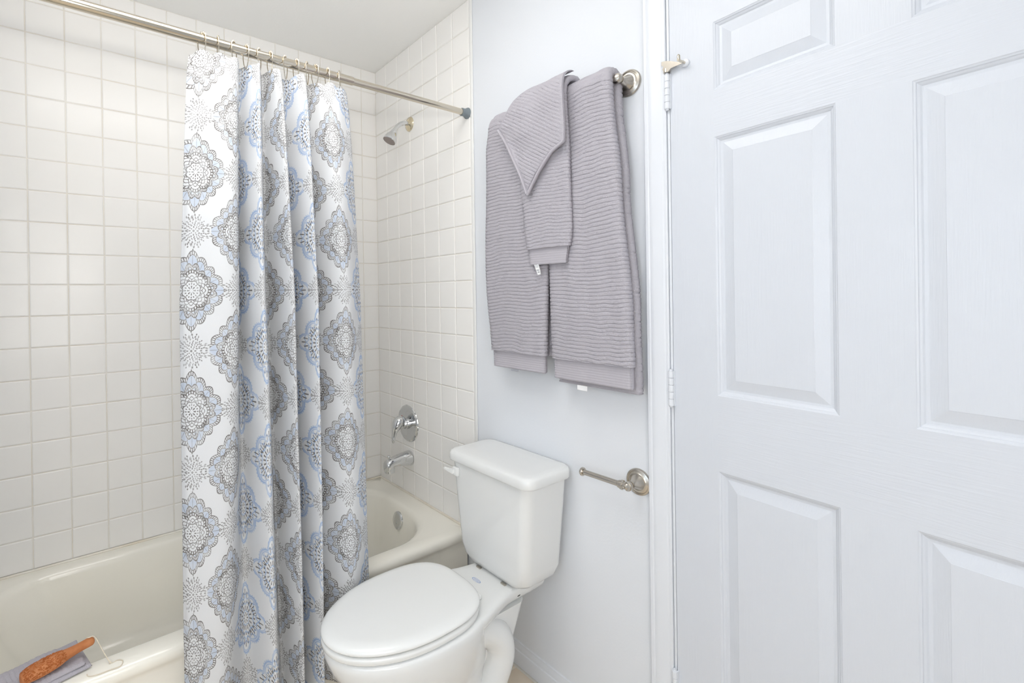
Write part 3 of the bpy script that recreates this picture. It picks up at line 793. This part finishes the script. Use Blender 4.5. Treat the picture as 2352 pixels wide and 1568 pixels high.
# small blue maker's mark printed on the deck: oval outline with two lines inside
b = None
for k in range(28):
    a0, a1 = 2 * math.pi * k / 28, 2 * math.pi * (k + 1) / 28
    pr = [Vector((-0.236 + 0.0075 * f * math.cos(a), -1.026 + 0.019 * f * math.sin(a), 0.4043)) for a, f in ((a0, 1), (a1, 1), (a1, 0.84), (a0, 0.84))]
    q = bmesh.new(); q.faces.new([q.verts.new(p) for p in pr]); b = join(b, q) if b else q
for dx in (-0.0022, 0.0022):
    rbox((-0.236 + dx - 0.0007, -1.038, 0.40405), (-0.236 + dx + 0.0007, -1.014, 0.4043), bm=b)
add('blue_mark', b, M['bluemark'], toilet, smooth=False)['label'] = 'small blue oval print'

# ================================================================== wall fittings
def rosette(base, r=0.0365):
    s = r / 0.0365
    return [(0, 0), (0.0365 * s, 0), (0.0365 * s, 0.004), (0.0350 * s, 0.0065), (0.0310 * s, 0.0085), (0.0300 * s, 0.0075), (0.0265 * s, 0.0090), (0.0250 * s, 0.0105), (0.0215 * s, 0.0110),
            (0.0200 * s, 0.0135), (0.0140 * s, 0.022), (0.0100 * s, 0.034), (0.0092 * s, 0.040)]
BZ, BX = 1.885, -0.055
tb = thing('towel_bar', (0, -1.20, BZ), 'brushed nickel towel bar with round wall plates carrying the grey towels', 'towel bar')
add('bar', tube([(BX, -1.425, BZ), (BX, -0.985, BZ)], 0.008, 18), M['nickel'], tb)
for y in (-1.432, -0.980):
    add('post', lathe(rosette(0) + [(0.0110, 0.044), (0.0135, 0.050), (0.0135, 0.058), (0.0105, 0.064), (0.006, 0.067), (0, 0.068)], (-0.0002, y, BZ), (-1, 0, 0), 36), M['nickel'], tb, angle=25)

tp = thing('toilet_paper_holder', (0, -1.446, 0.786), 'brushed nickel single-arm paper holder on the wall beside the door casing', 'paper holder')
add('post', lathe(rosette(0) + [(0.0098, 0.044), (0.0120, 0.048), (0.0120, 0.056), (0, 0.056)], (-0.0002, -1.446, 0.786), (-1, 0, 0), 36), M['nickel'], tp, angle=25)
add('knuckle_joint', lathe([(0, 0), (0.006, 0.002), (0.0115, 0.006), (0.0120, 0.010), (0.0095, 0.014), (0.0095, 0.022), (0.0130, 0.024), (0.0130, 0.029), (0.0105, 0.031), (0.0105, 0.036), (0.0090, 0.038), (0, 0.038)], (-0.056, -1.456, 0.786), (0, 1, 0), 28), M['nickel'], tp, angle=25)
add('arm', tube([(-0.056, -1.422, 0.786), (-0.056, -1.303, 0.785)], 0.0078, 20), M['nickel'], tp)
add('end_stop', lathe([(0, 0), (0.011, 0), (0.0125, 0.002), (0.0125, 0.006), (0.0105, 0.009), (0, 0.010)], (-0.056, -1.305, 0.785), (0, 1, 0), 24), M['nickel'], tp, angle=25)

# ================================================================== towels
def interp(keys, t):
    if t <= keys[0][0]: return keys[0][1]
    for (a, va), (c, vc) in zip(keys, keys[1:]):
        if t <= c:
            f = (t - a) / (c - a); f = f * f * (3 - 2 * f)
            return va + (vc - va) * f
    return keys[-1][1]

def towel(name, label, R, th, yl, yr, zbot, zback, border, seed, rib=0.0112, xdrift=0.010, loc=None, amp=0.0042, group=None):
    """a folded towel hung over the bar. yl, yr: [(z, y)] of its two long edges on the front; R: radius of the fold over the bar"""
    root = thing(name, (BX, (yl[0][1] + yr[0][1]) / 2, min(zbot, zback)), label, 'towel', group)
    path = []                                             # (x, z, nx, nz, s)
    n_back = int((BZ - zback) / 0.0030)
    for k in range(n_back):
        z = zback + (BZ - zback) * k / n_back
        path.append((BX + min(R, 0.030), z, 1, 0))
    for k in range(25):
        a = math.pi * k / 24
        rx = R if a > math.pi / 2 else min(R, 0.030)
        path.append((BX + rx * math.cos(a), BZ + R * math.sin(a), math.cos(a), math.sin(a)))
    nf = int((BZ - zbot) / 0.00135)
    for k in range(1, nf + 1):
        z = BZ - (BZ - zbot) * k / nf
        path.append((BX - R + xdrift * ((BZ - z) / (BZ - zbot)) ** 1.2, z, -1, 0))
    s = 0; S = []
    for i, p in enumerate(path):
        if i: s += math.hypot(p[0] - path[i - 1][0], p[1] - path[i - 1][1])
        S.append(s)
    stot = S[-1]
    NW = 44
    def station(i, flat):
        x, z, nx, nz = path[i]; s = S[i]
        a, c = interp(yl, -z), interp(yr, -z)
        ring = []
        wob = lambda y: 0.0065 * noise.noise(Vector((y * 9 + seed, z * 3.2, seed * 1.7))) + 0.003 * noise.noise(Vector((y * 25, z * 6, seed)))
        def disp(y):
            if flat: return 0.0007 * (0.5 + 0.5 * math.sin((stot - s) * 2 * math.pi / 0.007)) - 0.0022
            w = s + 0.012 * noise.noise(Vector((y * 7, s * 2.2, seed + 5))) + 0.0034 * noise.noise(Vector((y * 28, s * 16, seed + 9)))
            return amp * (1 - (1 - abs(math.sin(math.pi * w / rib))) ** 4.5) + 0.0009 * noise.noise(Vector((y * 170, s * 170, seed)))
        hw = th / 2 - (0.003 if flat else 0)
        for k in range(NW + 1):
            f = k / NW; y = a + (c - a) * f
            edge = min(f, 1 - f) * abs(c - a)
            o = hw + disp(y) + wob(y) * (1 if nx < 0 else 0.2)
            o -= 0.004 * max(0, 1 - edge / 0.012) ** 2
            ring.append(Vector((x + nx * o, y, z + nz * o)))
        for k in range(1, 4):
            ang = math.pi * k / 4
            o = (hw + disp(c) * 0.6) * math.cos(ang) + wob(c) * 0.6 * (1 - k / 4)
            ring.append(Vector((x + nx * o, c - (hw * 0.35 + disp(c)) * math.sin(ang), z + nz * o)))
        for k in range(5):
            y = c + (a - c) * k / 4
            ring.append(Vector((x - nx * hw, y, z - nz * hw)))
        for k in range(1, 4):
            ang = math.pi * k / 4
            o = -(hw + disp(a) * 0.6) * math.cos(ang) + wob(a) * 0.6 * (k / 4)
            ring.append(Vector((x + nx * o, a + (hw * 0.35 + disp(a)) * math.sin(ang), z + nz * o)))
        return ring
    cut = max(i for i in range(len(path)) if S[i] < stot - border)
    body = add('terry_cloth', loft([station(i, False) for i in range(cut + 1)]), M['towel'], root, angle=None)
    bd = [station(i, True) for i in range(cut - 1, len(path))]
    last = bd[-1]; cen = sum(last, Vector()) / len(last)
    bd.append([Vector((p.x + (cen.x - p.x) * 0.5, p.y, p.z - 0.003)) for p in last])
    add('woven_border', loft(bd), M['border'], root, angle=None)
    return root

towel('bath_towel', 'grey ribbed bath towel hanging nearest the tub, left of the hand towel', 0.021, 0.026,
      [(-1.92, -0.985), (-1.88, -0.955), (-1.80, -0.940), (-1.40, -0.925), (-1.06, -0.945)],
      [(-1.92, -1.195), (-1.50, -1.190), (-1.06, -1.172)], 1.060, 1.110, 0.052, 1.0)
towel('bath_towel', 'grey ribbed bath towel hanging nearest the door, below the nickel wall plate', 0.021, 0.026,
      [(-1.92, -1.222), (-1.40, -1.214), (-1.05, -1.216)],
      [(-1.92, -1.418), (-1.85, -1.420), (-1.60, -1.440), (-1.25, -1.466), (-1.05, -1.470)], 1.053, 1.035, 0.056, 4.0)
towel('hand_towel', 'small grey ribbed hand towel hung over both bath towels, white tag below', 0.051, 0.016,
      [(-1.94, -1.085), (-1.70, -1.118), (-1.55, -1.132), (-1.39, -1.146)],
      [(-1.94, -1.292), (-1.70, -1.300), (-1.50, -1.302), (-1.39, -1.285)], 1.398, 1.52, 0.046, 8.0, rib=0.0105, amp=0.0036)
ht = bpy.data.objects['hand_towel']
# care label under the hand towel
lab = [(-1.163, 1.402), (-1.182, 1.400), (-1.190, 1.378), (-1.192, 1.366), (-1.180, 1.364), (-1.172, 1.382)]
cl = add('care_label', loft([[(-0.1020, y, z) for y, z in lab], [(-0.1028, y, z) for y, z in lab]]), M['label'], ht, smooth=False)
cl['label'] = 'white care label'
b = None
for k, (y0, y1, z) in enumerate(((-1.168, -1.180, 1.396), (-1.168, -1.182, 1.392), (-1.170, -1.183, 1.388), (-1.176, -1.187, 1.3775), (-1.180, -1.188, 1.3715))):
    b = rbox((-0.1031, y1, z), (-0.1027, y0, z + (0.0014 if k < 3 else 0.003)), bm=b)
add('label_print', b, M['ink'], cl, smooth=False)
for nm, y, z in (('bath_towel', -1.045, 1.0575), ('bath_towel.001', -1.315, 1.034)):
    add('loop_tag', rbox((-0.072, y - 0.017, z - 0.008), (-0.070, y + 0.017, z + 0.006), 0.0005, 1), M['ink'] if nm == 'bath_towel' else M['label'], bpy.data.objects[nm], smooth=False)

# washcloth folded over the bar so that one corner points down
wc = thing('washcloth', (-0.11, -1.17, 1.61), 'grey ribbed washcloth folded to a point over the hand towel', 'washcloth')
Lk = [(0.00, -1.165, 1.9555), (0.14, -1.110, 1.915), (0.26, -1.072, 1.870), (0.36, -1.046, 1.838), (0.46, -1.078, 1.790), (0.62, -1.112, 1.725), (0.80, -1.140, 1.670), (1.0, -1.163, 1.612)]
Rk = [(0.00, -1.296, 1.9555), (0.14, -1.306, 1.900), (0.30, -1.308, 1.840), (0.46, -1.310, 1.775), (0.56, -1.308, 1.735), (0.68, -1.262, 1.715), (0.82, -1.212, 1.668), (1.0, -1.166, 1.609)]
NR, NCW = 210, 90
outer, inner = [], []
def wx(z): # follows the hand towel's front and rolls over the bar at the top
    if z > BZ: return BX - math.sqrt(max(0.0, 0.071 ** 2 - (z - BZ) ** 2))
    return BX - 0.071 + 0.006 * (BZ - z) / 0.3
vs, fs = [], []
for side in (1, 0):
    for i in range(NR + 1):
        t = i / NR
        yl_, zl_ = interp([(k[0], k[1]) for k in Lk], t), interp([(k[0], k[2]) for k in Lk], t)
        yr_, zr_ = interp([(k[0], k[1]) for k in Rk], t), interp([(k[0], k[2]) for k in Rk], t)
        for j in range(NCW + 1):
            f = j / NCW
            y = yl_ + (yr_ - yl_) * f; z = zl_ + (zr_ - zl_) * f
            x = wx(z)
            if side:
                q = (y * -0.55 + z * 0.84)
                w = q + 0.008 * noise.noise(Vector((y * 8, z * 8, 3)))
                e = min(min(f, 1 - f) * math.hypot(yr_ - yl_, zr_ - zl_), (1 - t) * 0.25)
                o = 0.006 + 0.0032 * (1 - (1 - abs(math.sin(math.pi * w / 0.0100))) ** 4) + 0.010 * noise.noise(Vector((y * 14, z * 10, 9))) * min(1, e / 0.02)
                if e < 0.010: o = 0.0075
                o += 0.010 * max(0, 1 - abs(f - 0.25) / 0.25) * max(0, 1 - abs(t - 0.25) / 0.3)
                x -= o
            vs.append((x, y, z))
W1 = NCW + 1
for i in range(NR):
    for j in range(NCW):
        a = i * W1 + j; fs.append((a, a + 1, a + W1 + 1, a + W1))
        c = (NR + 1) * W1 + a; fs.append((c, c + W1, c + W1 + 1, c + 1))
off = (NR + 1) * W1
for i in range(NR):
    a = i * W1; fs.append((a, a + W1, a + W1 + off, a + off))
    a = i * W1 + NCW; fs.append((a, a + off, a + W1 + off, a + W1))
for j in range(NCW):
    fs.append((j, j + off, j + 1 + off, j + 1))
    a = NR * W1 + j; fs.append((a, a + 1, a + 1 + off, a + off))
add('terry_cloth', (vs, fs), M['towel'], wc, angle=60)
hem = [(wx(z) - 0.0085, y, z) for _, y, z in Lk[3:]]
hem2 = [(wx(z) - 0.0085, y, z) for _, y, z in Rk[4:]]
b = tube([Vector(p) for p in spline(hem, 6)], 0.0042, 8)
tube([Vector(p) for p in spline(hem2, 6)], 0.0042, 8, bm=b)
add('hem', b, M['border'], wc)

# ================================================================== folded cloth and bath brush on the tub rim
fc = thing('washcloth', (-1.33, -0.655, 0.372), 'folded grey ribbed washcloth lying on the tub rim under the brush', 'washcloth')
CR, SR = math.cos(math.radians(14)), math.sin(math.radians(14))
def folded_layer(x0, x1, y0, y1, z0, z1, seed, tilt=0.0):
    NXX, NYY = 130, 40
    V, Fs = [], []
    for side in (1, 0):
        for i in range(NXX + 1):
            for j in range(NYY + 1):
                f, g = i / NXX, j / NYY
                x = x0 + (x1 - x0) * f + tilt * (g - 0.5); y = y0 + (y1 - y0) * g
                e = min(min(f, 1 - f) * (x1 - x0), min(g, 1 - g) * (y1 - y0))
                k = min(1, e / 0.012); k = math.sqrt(max(0, 1 - (1 - k) ** 2))
                h = (z1 - z0) / 2 * k
                z = (z0 + z1) / 2 + (h if side else -h)
                if side and x < x1 - 0.040: z += k * 0.0026 * abs(math.sin(math.pi * (x + 0.006 * noise.noise(Vector((x * 20, y * 20, seed)))) / 0.0105)) ** 0.6
                if side: z += k * 0.004 * noise.noise(Vector((x * 18, y * 22, seed)))
                V.append((-1.30 + (x + 1.30) * CR - (y + 0.645) * SR, -0.645 + (x + 1.30) * SR + (y + 0.645) * CR, z))
    w = NYY + 1; off = (NXX + 1) * w
    for i in range(NXX):
        for j in range(NYY):
            a = i * w + j
            Fs.append((a, a + w, a + w + 1, a + 1)); Fs.append((a + off, a + 1 + off, a + w + 1 + off, a + w + off))
    for i in range(NXX):
        a = i * w; Fs.append((a, a + off, a + w + off, a + w)); a += NYY; Fs.append((a, a + w, a + w + off, a + off))
    for j in range(NYY):
        Fs.append((j, j + 1, j + 1 + off, j + off)); a = NXX * w + j; Fs.append((a, a + off, a + 1 + off, a + 1))
    return V, Fs
add('lower_fold', folded_layer(-1.48, -1.222, -0.690, -0.565, 0.3735, 0.387, 2.0, 0.0), M['towel'], fc, angle=None)
add('upper_fold', folded_layer(-1.49, -1.230, -0.688, -0.570, 0.3850, 0.399, 6.0, 0.01), M['towel'], fc, angle=None)

br = thing('bath_brush', (-1.28, -0.655, 0.399), 'terracotta coloured foot brush with a cord loop on the folded cloth', 'brush')
A0, A1 = Vector((-1.350, -0.683, 0.4185)), Vector((-1.208, -0.634, 0.424))
ax = (A1 - A0).normalized(); sd = Vector((-ax.y, ax.x, 0)).normalized(); up = ax.cross(sd) * -1 if ax.cross(sd).z < 0 else ax.cross(sd)
L = (A1 - A0).length
bprofile = [(0.0, 0.004, 0.006), (0.02, 0.013, 0.010), (0.08, 0.020, 0.013), (0.20, 0.0245, 0.0145), (0.35, 0.0250, 0.0145), (0.48, 0.0225, 0.0135), (0.56, 0.0175, 0.0120), (0.63, 0.0140, 0.0115), (0.72, 0.0120, 0.0105), (0.82, 0.0115, 0.0100), (0.91, 0.0125, 0.0098), (0.96, 0.0118, 0.0090), (0.99, 0.007, 0.006), (1.0, 0.002, 0.002)]
bs = spline(bprofile, 5)
def bring(t, hw, hh, n=28):
    return [A0 + ax * (L * t) + sd * (hw * math.cos(2 * math.pi * k / n)) + up * (hh * math.copysign(abs(math.sin(2 * math.pi * k / n)) ** 0.8, math.sin(2 * math.pi * k / n))) for k in range(n)]
brb = add('brush_body', loft([bring(*p) for p in bs]), M['clay'], br, angle=70)
# rough rasp face: many small raised grains on the head
b = None
vsr, fsr = [], []
for q in range(520):
    t = random.uniform(0.03, 0.57); a = random.uniform(-0.2, math.pi + 0.2)
    i = min(range(len(bs)), key=lambda k: abs(bs[k][0] - t)); hw, hh = bs[i][1], bs[i][2]
    c = A0 + ax * (L * t) + sd * (hw * math.cos(a)) + up * (hh * math.copysign(abs(math.sin(a)) ** 0.8, math.sin(a)))
    nrm = (sd * (math.cos(a) / hw) + up * (math.sin(a) / hh)).normalized()
    e1 = ax; e2 = nrm.cross(ax).normalized(); r0 = random.uniform(0.0011, 0.0019); o = len(vsr)
    vsr += [c + e1 * r0 * 1.5, c + e2 * r0, c - e1 * r0 * 1.5, c - e2 * r0, c + nrm * 0.0015]
    fsr += [(o, o + 1, o + 4), (o + 1, o + 2, o + 4), (o + 2, o + 3, o + 4), (o + 3, o, o + 4)]
gr = add('rasp_grains', ([tuple(v) for v in vsr], fsr), M['claydark'], br, smooth=False); gr['kind'] = 'stuff'
hole = A0 + ax * (L * 0.93)
cp = [hole + up * 0.010 - ax * 0.004 + sd * 0.006, hole + up * 0.0115, hole + up * 0.009 + ax * 0.010 - sd * 0.004, (-1.196, -0.652, 0.412), (-1.184, -0.668, 0.388), (-1.174, -0.680, 0.3742), (-1.160, -0.678, 0.3742), (-1.150, -0.690, 0.3742), (-1.156, -0.706, 0.3735),
      (-1.180, -0.716, 0.3715) if False else (-1.178, -0.7045, 0.3730), (-1.205, -0.7035, 0.3730), (-1.221, -0.698, 0.3738), (-1.224, -0.688, 0.3745)]
add('cord_loop', tube([Vector(p) for p in spline([tuple(p) for p in cp], 6)], 0.0011, 8), M['cord'], br)
add('cord_knot', lathe([(0, -0.003), (0.0022, -0.002), (0.003, 0), (0.0022, 0.002), (0, 0.003)], (-1.176, -0.679, 0.3755), (1, 0.4, 0), 10), M['cord'], br)
